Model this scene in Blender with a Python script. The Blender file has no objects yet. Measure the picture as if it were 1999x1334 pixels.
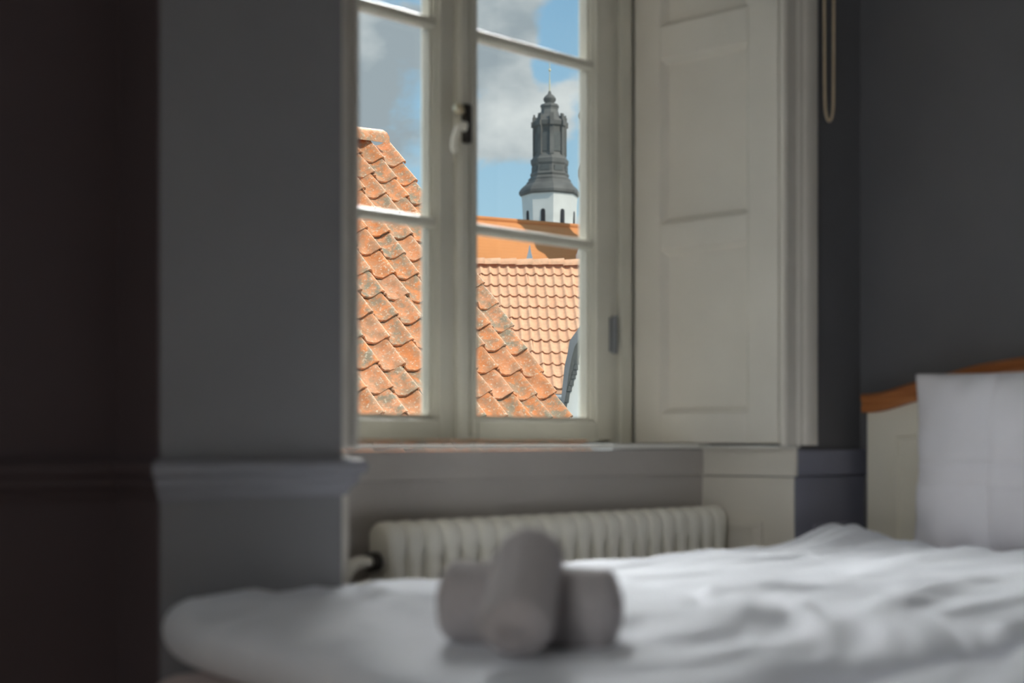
import bpy, bmesh, math, random
from mathutils import Vector, Matrix, noise

S = bpy.context.scene
C = S.collection
R = math.radians
random.seed(7)

# ------------------------------------------------------------------ camera
F_PX, CX, HY, EYE = 2776.0, 999.5, 865.0, 0.84
HEAD = R(44.15)                       # camera heading, from +y towards +x
AX = Vector((math.sin(HEAD), math.cos(HEAD), 0))
RT = Vector((math.cos(HEAD), -math.sin(HEAD), 0))
cam = bpy.data.objects.new('camera', bpy.data.cameras.new('camera'))
C.objects.link(cam)
cam.location = (0, 0, EYE)
cam.rotation_euler = (R(90), 0, -HEAD)
cam.data.sensor_width = 36
cam.data.lens = F_PX / 1999 * 36
cam.data.shift_y = (HY - 667) / 1999
cam.data.clip_start = 0.05
cam.data.clip_end = 2000
cam.data.dof.use_dof = True
cam.data.dof.focus_distance = 13
cam.data.dof.aperture_fstop = 2.6
S.camera = cam


def at(px, py, Z):
    """world point at forward distance Z seen at a photo pixel"""
    return AX * Z + RT * ((px - CX) / F_PX * Z) + Vector((0, 0, EYE + (HY - py) / F_PX * Z))


def sky_dir(px, py):
    return (AX + RT * ((px - CX) / F_PX) + Vector((0, 0, (HY - py) / F_PX))).normalized()


# ------------------------------------------------------------------ world, sun, exposure
S.view_settings.view_transform = 'Standard'
S.view_settings.look = 'None'
S.view_settings.gamma = 1
S.view_settings.use_curve_mapping = False
S.view_settings.exposure = 0.15
SKY = 0.91
SUN = 3.2
FILL_W = 900.0         # base power of the added fill lamps, W

world = bpy.data.worlds.new('sky')
S.world = world
world.use_nodes = True
NT = world.node_tree
NT.nodes.clear()


def wn(t, **kw):
    n = NT.nodes.new(t)
    for k, v in kw.items():
        setattr(n, k, v)
    return n


def wmath(op, a, b=None, c=None, clamp=False):
    n = wn('ShaderNodeMath', operation=op, use_clamp=clamp)
    for i, v in enumerate((a, b, c)):
        if v is None:
            continue
        if isinstance(v, (int, float)):
            n.inputs[i].default_value = v
        else:
            NT.links.new(v, n.inputs[i])
    return n.outputs[0]


tc = wn('ShaderNodeTexCoord').outputs['Generated']
nz = wn('ShaderNodeTexNoise')
nz.inputs['Scale'].default_value = 14
nz.inputs['Detail'].default_value = 9
nz.inputs['Roughness'].default_value = 0.55
nz.inputs['Distortion'].default_value = 0.35
mp = wn('ShaderNodeMapping')
mp.inputs['Scale'].default_value = (1, 1, 1.7)
NT.links.new(tc, mp.inputs['Vector'])
NT.links.new(mp.outputs[0], nz.inputs['Vector'])
dens = wmath('MULTIPLY_ADD', nz.outputs['Fac'], 2.4, -0.72)
blobs = [(700, 130, 190, .75), (985, 25, 80, .55), (960, 110, 75, .6), (1000, 225, 80, .8), (1085, 215, 60, .6), (940, 270, 60, .5), (1040, 270, 60, .45),
         (1065, 140, 45, -.6), (1115, 50, 75, -.8), (1000, 385, 90, -.9), (1110, 340, 60, -.6), (830, 385, 70, -.55)]
for px, py, rad, w in blobs:
    d = wn('ShaderNodeVectorMath', operation='DISTANCE')
    NT.links.new(tc, d.inputs[0])
    d.inputs[1].default_value = sky_dir(px, py)
    m = wn('ShaderNodeMapRange', interpolation_type='SMOOTHSTEP')
    NT.links.new(d.outputs['Value'], m.inputs['Value'])
    m.inputs['From Min'].default_value = 0
    m.inputs['From Max'].default_value = rad / F_PX * 1.5
    m.inputs['To Min'].default_value = w
    m.inputs['To Max'].default_value = 0
    dens = wmath('ADD', dens, m.outputs[0])
cover = wn('ShaderNodeMapRange', interpolation_type='SMOOTHSTEP')
NT.links.new(dens, cover.inputs['Value'])
cover.inputs['From Min'].default_value = 0.36
cover.inputs['From Max'].default_value = 0.86
n2 = wn('ShaderNodeTexNoise')
n2.inputs['Scale'].default_value = 9
n2.inputs['Detail'].default_value = 5
NT.links.new(mp.outputs[0], n2.inputs['Vector'])
cloudc = wn('ShaderNodeValToRGB')
cloudc.color_ramp.elements[0].position = .38
cloudc.color_ramp.elements[0].color = (.36, .42, .46, 1)
cloudc.color_ramp.elements[1].position = .62
cloudc.color_ramp.elements[1].color = (.84, .87, .86, 1)
gd = wn('ShaderNodeVectorMath', operation='DISTANCE')       # a grey rain cloud above the near roof
NT.links.new(tc, gd.inputs[0])
gd.inputs[1].default_value = sky_dir(720, 170)
gm_ = wn('ShaderNodeMapRange', interpolation_type='SMOOTHSTEP')
NT.links.new(gd.outputs['Value'], gm_.inputs['Value'])
gm_.inputs['From Min'].default_value = .02
gm_.inputs['From Max'].default_value = .1
gm_.inputs['To Min'].default_value = -.14
gm_.inputs['To Max'].default_value = 0
NT.links.new(wmath('ADD', n2.outputs['Fac'], gm_.outputs[0]), cloudc.inputs[0])
sepd = wn('ShaderNodeSeparateXYZ')
NT.links.new(tc, sepd.inputs[0])
bluer = wn('ShaderNodeValToRGB')
bluer.color_ramp.elements[0].position = .1
bluer.color_ramp.elements[0].color = (.46, .69, .82, 1)
bluer.color_ramp.elements[1].position = .36
bluer.color_ramp.elements[1].color = (.20, .43, .68, 1)
NT.links.new(sepd.outputs['Z'], bluer.inputs[0])
mixc = wn('ShaderNodeMix', data_type='RGBA')
NT.links.new(cover.outputs[0], mixc.inputs[0])
NT.links.new(bluer.outputs[0], mixc.inputs[6])
NT.links.new(cloudc.outputs[0], mixc.inputs[7])
bg = wn('ShaderNodeBackground')
NT.links.new(mixc.outputs[2], bg.inputs['Color'])
bg.inputs['Strength'].default_value = SKY
NT.links.new(bg.outputs[0], wn('ShaderNodeOutputWorld').inputs[0])

sun = bpy.data.objects.new('sun', bpy.data.lights.new('sun', 'SUN'))
C.objects.link(sun)
sun.data.energy = SUN
sun.data.angle = R(.6)
sun.data.color = (1, .94, .84)
SUN_DIR = Vector((.12, -.993, math.tan(R(46)))).normalized()      # towards the sun
sun.rotation_euler = SUN_DIR.to_track_quat('Z', 'Y').to_euler()
sun.location = (0, -5, 12)

ADDED_WIN = -2.75        # offset of the added second window along the wall, out of view


def daylight(loc, aim_at, w, h, energy, spread):  # area lamps added to brighten the room beyond what the sky gives
    l = bpy.data.objects.new('window_daylight', bpy.data.lights.new('window_daylight', 'AREA'))
    C.objects.link(l)
    l.data.shape = 'RECTANGLE'
    l.data.size, l.data.size_y = w, h
    l.data.energy = energy
    l.data.spread = R(spread)
    l.data.color = (1, .985, .97)
    l.location = loc
    l.rotation_euler = (Vector(aim_at) - Vector(loc)).to_track_quat('-Z', 'Y').to_euler()


daylight((3.0, 12.5, 11.0), (2.0, 2.7, 1.7), 16.0, 8.0, FILL_W * 1.35, 60)        # added fill lamp high over the roofs, aimed at the windows
daylight((13.5, 11.5, 11.0), (2.5, 2.7, 1.7), 9.0, 8.0, FILL_W * 1.3, 40)  # added fill lamp from the right, for the bed and towels
daylight((-4.4, -.7, 2.9), (-2.1, -.7, 2.4), 5.0, 3.0, FILL_W * .66, 180)         # added fill lamp outside the added left window


# ------------------------------------------------------------------ materials
def mat(name, col, rough=.6, var=.06, scale=8, bump=0, bscale=60, metal=0, spec=.4, sheen=0, obj_var=0):
    m = bpy.data.materials.new(name)
    m.use_nodes = True
    nt = m.node_tree
    b = nt.nodes['Principled BSDF']
    b.inputs['Roughness'].default_value = rough
    b.inputs['Metallic'].default_value = metal
    b.inputs['Specular IOR Level'].default_value = spec
    if sheen:
        b.inputs['Sheen Weight'].default_value = sheen
    t = nt.nodes.new('ShaderNodeTexCoord')
    n = nt.nodes.new('ShaderNodeTexNoise')
    n.inputs['Scale'].default_value = scale
    n.inputs['Detail'].default_value = 5
    nt.links.new(t.outputs['Object'], n.inputs['Vector'])
    r = nt.nodes.new('ShaderNodeValToRGB')
    r.color_ramp.elements[0].position = .3
    r.color_ramp.elements[1].position = .7
    r.color_ramp.elements[0].color = (*[c * (1 - var) for c in col], 1)
    r.color_ramp.elements[1].color = (*[min(1, c * (1 + var)) for c in col], 1)
    nt.links.new(n.outputs['Fac'], r.inputs[0])
    nt.links.new(r.outputs[0], b.inputs['Base Color'])
    if bump:
        n2 = nt.nodes.new('ShaderNodeTexNoise')
        n2.inputs['Scale'].default_value = bscale
        n2.inputs['Detail'].default_value = 3
        nt.links.new(t.outputs['Object'], n2.inputs['Vector'])
        bp = nt.nodes.new('ShaderNodeBump')
        bp.inputs['Strength'].default_value = bump
        bp.inputs['Distance'].default_value = .01
        nt.links.new(n2.outputs['Fac'], bp.inputs['Height'])
        nt.links.new(bp.outputs[0], b.inputs['Normal'])
    return m


def tile_mat(name, base, alt, lichen, lich_amt, scale=1.0):
    """terracotta: colour by piece, mottling and lichen by noise"""
    m = bpy.data.materials.new(name)
    m.use_nodes = True
    nt = m.node_tree
    b = nt.nodes['Principled BSDF']
    b.inputs['Roughness'].default_value = .85
    b.inputs['Specular IOR Level'].default_value = .2
    t = nt.nodes.new('ShaderNodeTexCoord')
    oi = nt.nodes.new('ShaderNodeObjectInfo')
    ad = nt.nodes.new('ShaderNodeVectorMath')
    ad.operation = 'MULTIPLY_ADD'
    nt.links.new(oi.outputs['Random'], ad.inputs[0])
    ad.inputs[1].default_value = (37, 53, 71)
    nt.links.new(t.outputs['Object'], ad.inputs[2])

    def nzz(sc, det, lo, hi):
        n = nt.nodes.new('ShaderNodeTexNoise')
        n.inputs['Scale'].default_value = sc * scale
        n.inputs['Detail'].default_value = det
        n.inputs['Roughness'].default_value = .65
        nt.links.new(ad.outputs[0], n.inputs['Vector'])
        mr = nt.nodes.new('ShaderNodeMapRange')
        mr.inputs['From Min'].default_value = lo
        mr.inputs['From Max'].default_value = hi
        nt.links.new(n.outputs['Fac'], mr.inputs['Value'])
        return mr.outputs[0]

    def mix(f, a, bb):
        x = nt.nodes.new('ShaderNodeMix')
        x.data_type = 'RGBA'
        for i, v in ((0, f), (6, a), (7, bb)):
            if hasattr(v, 'is_linked'):
                nt.links.new(v, x.inputs[i])
            elif isinstance(v, (int, float)):
                x.inputs[i].default_value = v
            else:
                x.inputs[i].default_value = (*v, 1)
        return x.outputs[2]
    c = mix(oi.outputs['Random'], base, alt)
    c = mix(nzz(7, 4, .42, .7), c, [v * .72 for v in base])
    lo = nt.nodes.new('ShaderNodeMath')
    lo.operation = 'MULTIPLY'
    lo.inputs[1].default_value = lich_amt
    fr = nt.nodes.new('ShaderNodeMath')
    fr.operation = 'MULTIPLY'
    fr.inputs[1].default_value = 7.31
    nt.links.new(oi.outputs['Random'], fr.inputs[0])
    fr2 = nt.nodes.new('ShaderNodeMath')
    fr2.operation = 'FRACT'
    nt.links.new(fr.outputs[0], fr2.inputs[0])
    fr3 = nt.nodes.new('ShaderNodeMath')
    fr3.operation = 'MULTIPLY_ADD'
    fr3.inputs[1].default_value = .8
    fr3.inputs[2].default_value = .38
    nt.links.new(fr2.outputs[0], fr3.inputs[0])
    fr4 = nt.nodes.new('ShaderNodeMath')
    fr4.operation = 'MULTIPLY'
    nt.links.new(fr3.outputs[0], fr4.inputs[0])
    nt.links.new(nzz(13, 9, .41, .60), fr4.inputs[1])
    nt.links.new(fr4.outputs[0], lo.inputs[0])
    c = mix(lo.outputs[0], c, lichen)
    l2 = nt.nodes.new('ShaderNodeMath')
    l2.operation = 'MULTIPLY'
    l2.inputs[1].default_value = lich_amt * .8
    nt.links.new(nzz(45, 4, .56, .68), l2.inputs[0])
    c = mix(l2.outputs[0], c, (.66, .58, .44))
    nt.links.new(c, b.inputs['Base Color'])
    n = nt.nodes.new('ShaderNodeTexNoise')
    n.inputs['Scale'].default_value = 40 * scale
    n.inputs['Detail'].default_value = 5
    nt.links.new(ad.outputs[0], n.inputs['Vector'])
    bp = nt.nodes.new('ShaderNodeBump')
    bp.inputs['Strength'].default_value = .35
    bp.inputs['Distance'].default_value = .008
    nt.links.new(n.outputs['Fac'], bp.inputs['Height'])
    nt.links.new(bp.outputs[0], b.inputs['Normal'])
    return m


def wood_mat():
    m = bpy.data.materials.new('orange_wood')
    m.use_nodes = True
    nt = m.node_tree
    b = nt.nodes['Principled BSDF']
    b.inputs['Roughness'].default_value = .38
    t = nt.nodes.new('ShaderNodeTexCoord')
    mpn = nt.nodes.new('ShaderNodeMapping')
    mpn.inputs['Scale'].default_value = (20, 2.5, 60)
    nt.links.new(t.outputs['Object'], mpn.inputs[0])
    n = nt.nodes.new('ShaderNodeTexNoise')
    n.inputs['Scale'].default_value = 1.5
    n.inputs['Detail'].default_value = 5
    nt.links.new(mpn.outputs[0], n.inputs['Vector'])
    r = nt.nodes.new('ShaderNodeValToRGB')
    r.color_ramp.elements[0].position = .3
    r.color_ramp.elements[1].position = .7
    r.color_ramp.elements[0].color = (.36, .12, .035, 1)
    r.color_ramp.elements[1].color = (.52, .20, .065, 1)
    nt.links.new(n.outputs['Fac'], r.inputs[0])
    nt.links.new(r.outputs[0], b.inputs['Base Color'])
    return m


def glass_mat():
    m = bpy.data.materials.new('pane_glass')
    m.use_nodes = True
    nt = m.node_tree
    nt.nodes.clear()
    tr = nt.nodes.new('ShaderNodeBsdfTransparent')
    tr.inputs[0].default_value = (.97, .985, .98, 1)
    gl = nt.nodes.new('ShaderNodeBsdfGlossy')
    gl.inputs['Roughness'].default_value = .02
    fr = nt.nodes.new('ShaderNodeFresnel')
    fr.inputs[0].default_value = 1.25
    mx = nt.nodes.new('ShaderNodeMixShader')
    nt.links.new(fr.outputs[0], mx.inputs[0])
    nt.links.new(tr.outputs[0], mx.inputs[1])
    nt.links.new(gl.outputs[0], mx.inputs[2])
    nt.links.new(mx.outputs[0], nt.nodes.new('ShaderNodeOutputMaterial').inputs[0])
    return m


def fabric_mat(name, col, stripes=False):
    m = mat(name, col, rough=.9, var=.03, scale=5, spec=.15, sheen=.15)
    nt = m.node_tree
    b = nt.nodes['Principled BSDF']
    t = nt.nodes.new('ShaderNodeTexCoord')
    n = nt.nodes.new('ShaderNodeTexNoise')
    n.inputs['Scale'].default_value = 45
    n.inputs['Detail'].default_value = 4
    nt.links.new(t.outputs['Object'], n.inputs['Vector'])
    bp = nt.nodes.new('ShaderNodeBump')
    bp.inputs['Strength'].default_value = .25
    bp.inputs['Distance'].default_value = .006
    nt.links.new(n.outputs['Fac'], bp.inputs['Height'])
    nt.links.new(bp.outputs[0], b.inputs['Normal'])
    return m


M = dict(
    pier=mat('lightened_pier_paint', (.22, .215, .226), .75, .05, 3, .08, 220),  # wall paint lightened on the pier, its light put into the colour
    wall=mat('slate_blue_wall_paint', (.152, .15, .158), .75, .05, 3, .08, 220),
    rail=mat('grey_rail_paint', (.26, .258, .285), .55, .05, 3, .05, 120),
    maroon_shade=mat('dark_maroon_shade', (.085, .062, .066), .7, .05, 3, .06, 220),  # shade left of the pier put into the colour
    dado=mat('slate_blue_dado_paint', (.25, .25, .31), .6, .05, 3, .05, 120),
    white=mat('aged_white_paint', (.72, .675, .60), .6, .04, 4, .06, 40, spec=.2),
    taupe=mat('taupe_panel', (.48, .445, .415), .7, .04, 4, .05, 40, spec=.2),  # alcove back, darker and warmer than the white side boards
    sill=mat('sill_paint', (.8, .78, .72), 1, .04, 4, .06, 40, spec=0),
    sash=mat('window_white_paint', (.66, .635, .55), .38, .05, 6, .08, 50),
    rad=mat('radiator_enamel', (.86, .83, .74), .35, .05, 7, .1, 35),
    ceil=mat('ceiling_plaster', (.7, .7, .68), .9, .03, 3),
    floor=mat('oak_floor', (.40, .28, .18), .45, .2, 6),
    linen=fabric_mat('white_bed_linen', (.79, .81, .87)),
    pillow=fabric_mat('white_pillow_cotton', (.88, .85, .885)),
    pink=fabric_mat('mattress_ticking', (.62, .5, .47)),
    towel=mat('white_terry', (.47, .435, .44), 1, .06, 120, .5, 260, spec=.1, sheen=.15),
    cream=mat('cream_headboard_paint', (.86, .81, .69), .4, .03, 4),
    wood=wood_mat(),
    glass=glass_mat(),
    iron=mat('dark_iron', (.05, .045, .04), .45, .1, 20, metal=.6),
    brass=mat('worn_brass', (.7, .6, .42), .3, .1, 20, metal=.8),
    cord=mat('beige_cord', (.85, .68, .46), .8, .08, 60),
    tile=tile_mat('old_terracotta', (.70, .25, .088), (.66, .315, .172), (.28, .235, .165), 1.0),
    tile2=tile_mat('pale_terracotta', (.98, .56, .34), (.94, .48, .28), (.98, .6, .4), .3),
    render=mat('lime_render', (.78, .76, .71), .9, .08, .6, .2, 6),
    whitewall=mat('white_render', (.80, .80, .77), .9, .04, 1.5, .1, 12),
    lead=mat('weathered_lead', (.135, .13, .12), .7, .3, .5, .2, 3),
    slate=mat('grey_slate', (.20, .205, .215), .75, .12, 3, .2, 20),
    slate_dark=mat('dark_grey_boards', (.115, .12, .115), .8, .15, 4),
    zinc=mat('zinc_gutter', (.5, .52, .53), .4, .08, 8, metal=.6),
    gold=mat('gilded_metal', (.8, .68, .42), .4, .05, 5, metal=.5),
    dark=mat('dark_opening', (.03, .03, .035), .9, .1, 3),
    street=mat('street_stone', (.25, .24, .22), .9, .15, .5),
)


def church_mat():
    m = mat('church_terracotta', (.71, .28, .097), .9, .06, .4)
    nt = m.node_tree
    b = nt.nodes['Principled BSDF']
    t = nt.nodes.new('ShaderNodeTexCoord')
    w = nt.nodes.new('ShaderNodeTexWave')
    w.bands_direction = 'Z'
    w.inputs['Scale'].default_value = 1.1
    w.inputs['Distortion'].default_value = .3
    nt.links.new(t.outputs['Object'], w.inputs['Vector'])
    bp = nt.nodes.new('ShaderNodeBump')
    bp.inputs['Strength'].default_value = .25
    bp.inputs['Distance'].default_value = .05
    nt.links.new(w.outputs['Fac'], bp.inputs['Height'])
    nt.links.new(bp.outputs[0], b.inputs['Normal'])
    return m


M['church'] = church_mat()


# ------------------------------------------------------------------ mesh helpers
def link(name, me, m, parent=None):
    o = bpy.data.objects.new(name, me)
    C.objects.link(o)
    if m is not None and len(me.materials) == 0:
        me.materials.append(m)
    if parent:
        o.parent = parent
    return o


def tag(o, label=None, cat=None, group=None, kind=None):
    for k, v in (('label', label), ('category', cat), ('group', group), ('kind', kind)):
        if v:
            o[k] = v
    return o


def empty(name, loc=(0, 0, 0), rz=0, label=None, cat=None, group=None, kind=None):
    o = bpy.data.objects.new(name, None)
    C.objects.link(o)
    o.location = loc
    o.rotation_euler = (0, 0, rz)
    o.empty_display_size = .1
    return tag(o, label, cat, group, kind)


class MB:
    """collects shapes of ONE piece into one mesh"""

    def __init__(self):
        self.bm = bmesh.new()

    def box(self, x0, x1, y0, y1, z0, z1, bev=0, seg=2):
        b = bmesh.new()
        bmesh.ops.create_cube(b, size=1)
        for v in b.verts:
            v.co = Vector(((x0 + x1) / 2 + v.co.x * (x1 - x0), (y0 + y1) / 2 + v.co.y * (y1 - y0), (z0 + z1) / 2 + v.co.z * (z1 - z0)))
        if bev:
            bmesh.ops.bevel(b, geom=b.edges[:], offset=bev, segments=seg, profile=.5, affect='EDGES')
        self._add(b)
        return self

    def _add(self, b):
        me = bpy.data.meshes.new('tmp')
        b.to_mesh(me)
        b.free()
        self.bm.from_mesh(me)
        bpy.data.meshes.remove(me)

    def faces(self, vs, fs):
        v = [self.bm.verts.new(p) for p in vs]
        for f in fs:
            try:
                self.bm.faces.new([v[i] for i in f])
            except ValueError:
                pass
        return self

    def prism(self, poly, d):
        """polygon (list of points) extruded by vector d"""
        n = len(poly)
        d = Vector(d)
        vs = [Vector(p) for p in poly] + [Vector(p) + d for p in poly]
        fs = [list(range(n))[::-1], list(range(n, 2 * n))] + [(i, (i + 1) % n, n + (i + 1) % n, n + i) for i in range(n)]
        return self.faces(vs, fs)

    def lathe(self, prof, seg=24, c=(0, 0, 0), rot=0, cap=True):
        vs, fs = [], []
        for r, z in prof:
            for k in range(seg):
                a = rot + 2 * math.pi * k / seg
                vs.append((c[0] + r * math.cos(a), c[1] + r * math.sin(a), c[2] + z))
        for i in range(len(prof) - 1):
            for k in range(seg):
                k2 = (k + 1) % seg
                fs.append((i * seg + k, i * seg + k2, (i + 1) * seg + k2, (i + 1) * seg + k))
        if cap:
            fs.append(list(range(seg))[::-1])
            fs.append([(len(prof) - 1) * seg + k for k in range(seg)])
        return self.faces(vs, fs)

    def tube(self, pts, r, seg=10, closed=False):
        pts = [Vector(p) for p in pts]
        n = len(pts)
        vs, fs = [], []
        up = None
        for i, p in enumerate(pts):
            a = pts[(i - 1) % n] if (closed or i) else p
            b = pts[(i + 1) % n] if (closed or i < n - 1) else p
            t = (b - a).normalized()
            if up is None:
                up = t.orthogonal().normalized()
            up = (up - t * up.dot(t)).normalized()
            s = t.cross(up)
            rr = r[i] if isinstance(r, (list, tuple)) else r
            for k in range(seg):
                q = 2 * math.pi * k / seg
                vs.append(p + (up * math.cos(q) + s * math.sin(q)) * rr)
        for i in range(n if closed else n - 1):
            j = (i + 1) % n
            for k in range(seg):
                k2 = (k + 1) % seg
                fs.append((i * seg + k, i * seg + k2, j * seg + k2, j * seg + k))
        if not closed:
            fs.append(list(range(seg))[::-1])
            fs.append([(n - 1) * seg + k for k in range(seg)])
        return self.faces(vs, fs)

    def mesh(self, name, smooth=False, ang=40):
        bmesh.ops.recalc_face_normals(self.bm, faces=self.bm.faces[:])
        me = bpy.data.meshes.new(name)
        self.bm.to_mesh(me)
        self.bm.free()
        if smooth:
            for p in me.polygons:
                p.use_smooth = True
            try:
                me.set_sharp_from_angle(angle=R(ang))
            except AttributeError:
                pass
        return me

    def build(self, name, m, parent=None, smooth=False, ang=40):
        return link(name, self.mesh(name, smooth, ang), m, parent)


def struct(o):
    o['kind'] = 'structure'
    return o


# ------------------------------------------------------------------ room shell
W0, XR, XL, YB, HC, WT = 2.27, 3.62, -2.1, -2.6, 2.95, 2.95      # window wall face, right wall, left wall, back wall, ceiling, outer face
AL, AR = 1.745, 3.268                                            # alcove under the window
ARB = 3.25
struct(MB().box(XL - .2, XR + .2, YB - .2, WT, -.12, 0).build('floor', M['floor']))
struct(MB().box(XL - .2, XR + .2, YB - .2, WT, HC, HC + .15).build('ceiling', M['ceil']))
struct(MB().box(XR, XR + .2, YB - .2, WT, 0, HC).build('wall_right', M['wall']))
wb = MB()
wb.box(XL - .2, XL, YB - .2, -1.4875, 0, HC)
wb.box(XL - .2, XL, .0875, WT, 0, HC)
wb.box(XL - .2, XL, -1.4875, .0875, 0, .838)
wb.box(XL - .2, XL, -1.4875, .0875, 2.511, HC)
struct(wb.build('wall_left', M['wall']))
struct(MB().box(XL, XR, YB - .2, YB, 0, HC).build('wall_back', M['wall']))
wf = MB()
OL, OR = 1.71, 3.30           # rough opening
TOP = 2.53
wf.box(OR, XR, W0, WT, 0, HC)
wf.box(1.245, OL, W0, WT, 0, HC)
wf.box(XL, OL + ADDED_WIN, W0, WT, 0, HC)
for dx in (0, ADDED_WIN):
    wf.box(OL + dx, OR + dx, W0, WT, TOP, HC)
    wf.box(OL + dx, OR + dx, 2.62, WT, 0, .80)
struct(wf.build('wall_window', M['wall']))
struct(MB().box(OR + ADDED_WIN, 1.245, W0, WT, 0, HC).box(1.241, 1.245, 2.1352, W0, 0, HC).build('wall_beside_pier', M['maroon_shade']))  # wall and pier side coloured dark to hold the shade there
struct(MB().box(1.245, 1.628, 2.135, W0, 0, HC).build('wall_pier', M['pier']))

# dado on the dark wall to the right of the alcove
dd = MB()
dd.box(AR + .004, XR, W0 - .0125, W0, 0, .745, .001)
dado = struct(dd.build('trim_dado', M['dado']))
MB().box(AR + .004, XR, W0 - .022, W0, .748, .822, .004).build('cap_band', M['dado'], dado)
pf = MB()       # raised moulding around the sunk panel
for (a, b, c, d) in ((3.36, 3.53, .595, .615), (3.36, 3.53, .12, .14), (3.36, 3.38, .14, .595), (3.51, 3.53, .14, .595)):
    pf.box(a, b, W0 - .022, W0 - .012, c, d, .003)
pf.build('panel_moulding', M['dado'], dado)

# chair rail round the pier and along the wall left of it
RAIL = [(0, .742), (.006, .742), (.010, .752), (.016, .760), (.022, .766), (.024, .780), (.034, .786), (.036, .800), (.030, .808), (.012, .812), (0, .812)]


def rail(path, name, parent=None):
    """profile swept with mitred corners along a plan path; wall on the left hand side"""
    P = [Vector((x, y, 0)) for x, y in path]
    vs, fs = [], []
    n = len(RAIL)
    for i, p in enumerate(P):
        dirs = []
        if i:
            dirs.append((P[i] - P[i - 1]).normalized())
        if i < len(P) - 1:
            dirs.append((P[i + 1] - P[i]).normalized())
        ns = [Vector((d.y, -d.x, 0)) for d in dirs]
        nn = ns[0] if len(ns) == 1 else (ns[0] + ns[1]) / (1 + ns[0].dot(ns[1]))
        for o, z in RAIL:
            vs.append(p + nn * o + Vector((0, 0, z)))
    for i in range(len(P) - 1):
        for k in range(n):
            k2 = (k + 1) % n
            fs.append((i * n + k, (i + 1) * n + k, (i + 1) * n + k2, i * n + k2))
    fs += [list(range(n)), [(len(P) - 1) * n + k for k in range(n)][::-1]]
    return MB().faces(vs, fs).build(name, M['rail'], parent, True, 35)


tr = struct(rail([(OR + ADDED_WIN + .1, W0), (1.245, W0), (1.245, 2.135), (1.628, 2.135), (1.628, W0 - .001)], 'trim_chair_rail'))
tr.data.materials.append(M['maroon_shade'])  # darker colour carries the shade along the rail left of the pier
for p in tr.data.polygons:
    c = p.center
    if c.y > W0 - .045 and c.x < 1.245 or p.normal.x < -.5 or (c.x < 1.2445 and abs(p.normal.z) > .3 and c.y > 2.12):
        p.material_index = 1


def alcove(dx, n):
    e = struct(empty(f'trim_alcove_{n}'))
    e.location = (dx, 0, 0)
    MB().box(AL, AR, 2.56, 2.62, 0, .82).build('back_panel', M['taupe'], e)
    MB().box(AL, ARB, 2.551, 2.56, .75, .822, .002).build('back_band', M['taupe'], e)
    # right side board, slightly splayed, with a sunk panel framed by mouldings
    MB().prism([(AR, W0 - .012, 0), (AR + .004, W0 - .012, 0), (AR + .004, 2.56, 0), (ARB, 2.56, 0)], (0, 0, .745)).build('side_panel', M['white'], e)
    MB().prism([(AR - .008, W0 - .022, .748), (AR + .004, W0 - .022, .748), (AR + .004, 2.56, .748), (ARB - .008, 2.56, .748)], (0, 0, .078)).build('side_band', M['white'], e)
    q = MB()
    for (a, b, c, d) in ((2.355, 2.54, .60, .62), (2.355, 2.54, .12, .14), (2.355, 2.375, .14, .60), (2.52, 2.54, .14, .60)):
        q.prism([(3.250, a, c), (3.27, a, c), (3.27, b, c), (3.242, b, c)], (0, 0, d - c))
    q.build('panel_moulding', M['white'], e)
    MB().box(OL, AL, W0 - .005, 2.56, 0, .82, .002).build('side_panel', M['white'], e)
    s = MB()
    s.prism([(AL - .03, 2.54, .824), (3.262, 2.54, .824), (3.262, WT - .02, .824), (AL - .03, WT - .02, .824)], (0, 0, .013))
    s.box(3.20, OR, W0 - .012, 2.56, .8265, .832)
    s.box(OL, AL + .04, W0 - .005, 2.56, .8265, .832)
    s.build('window_sill', M['sill'], e)
    # reveal above the opening, behind the shutters, and casing on the wall
    q = MB()
    q.box(OL, OR, W0, 2.93, 2.51, TOP)
    q.box(3.262, OR, W0, 2.93, .838, 2.51)
    q.box(OL, AL - .012, W0, 2.93, .838, 2.51)
    q.build('reveal_lining', M['white'], e)
    prof = [(0, 0), (0, -.012), (.008, -.018), (.018, -.018), (.024, -.011), (.060, -.013), (.066, -.020), (.078, -.022), (.084, -.030), (.100, -.034), (.130, -.034), (.132, -.03), (.132, 0)]
    MB().prism([(3.22 + a, W0 + b, .833) for a, b in prof], (0, 0, 1.81)).build('casing', M['white'], e)
    MB().prism([(OL + .055 - a, W0 + b, .833) for a, b in prof], (0, 0, 1.81)).build('casing', M['white'], e)
    MB().prism([(OL + .055, W0 + b, 2.511 + a) for a, b in prof], (3.22 - OL - .055, 0, 0)).build('casing', M['white'], e)
    return e


alcove(0, 1)
alcove(ADDED_WIN, 2)  # alcove of the added window, out of view


# ------------------------------------------------------------------ window
WX0, WX1 = 1.81, 3.185
YF = 2.77                       # room-side face of the casements


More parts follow.
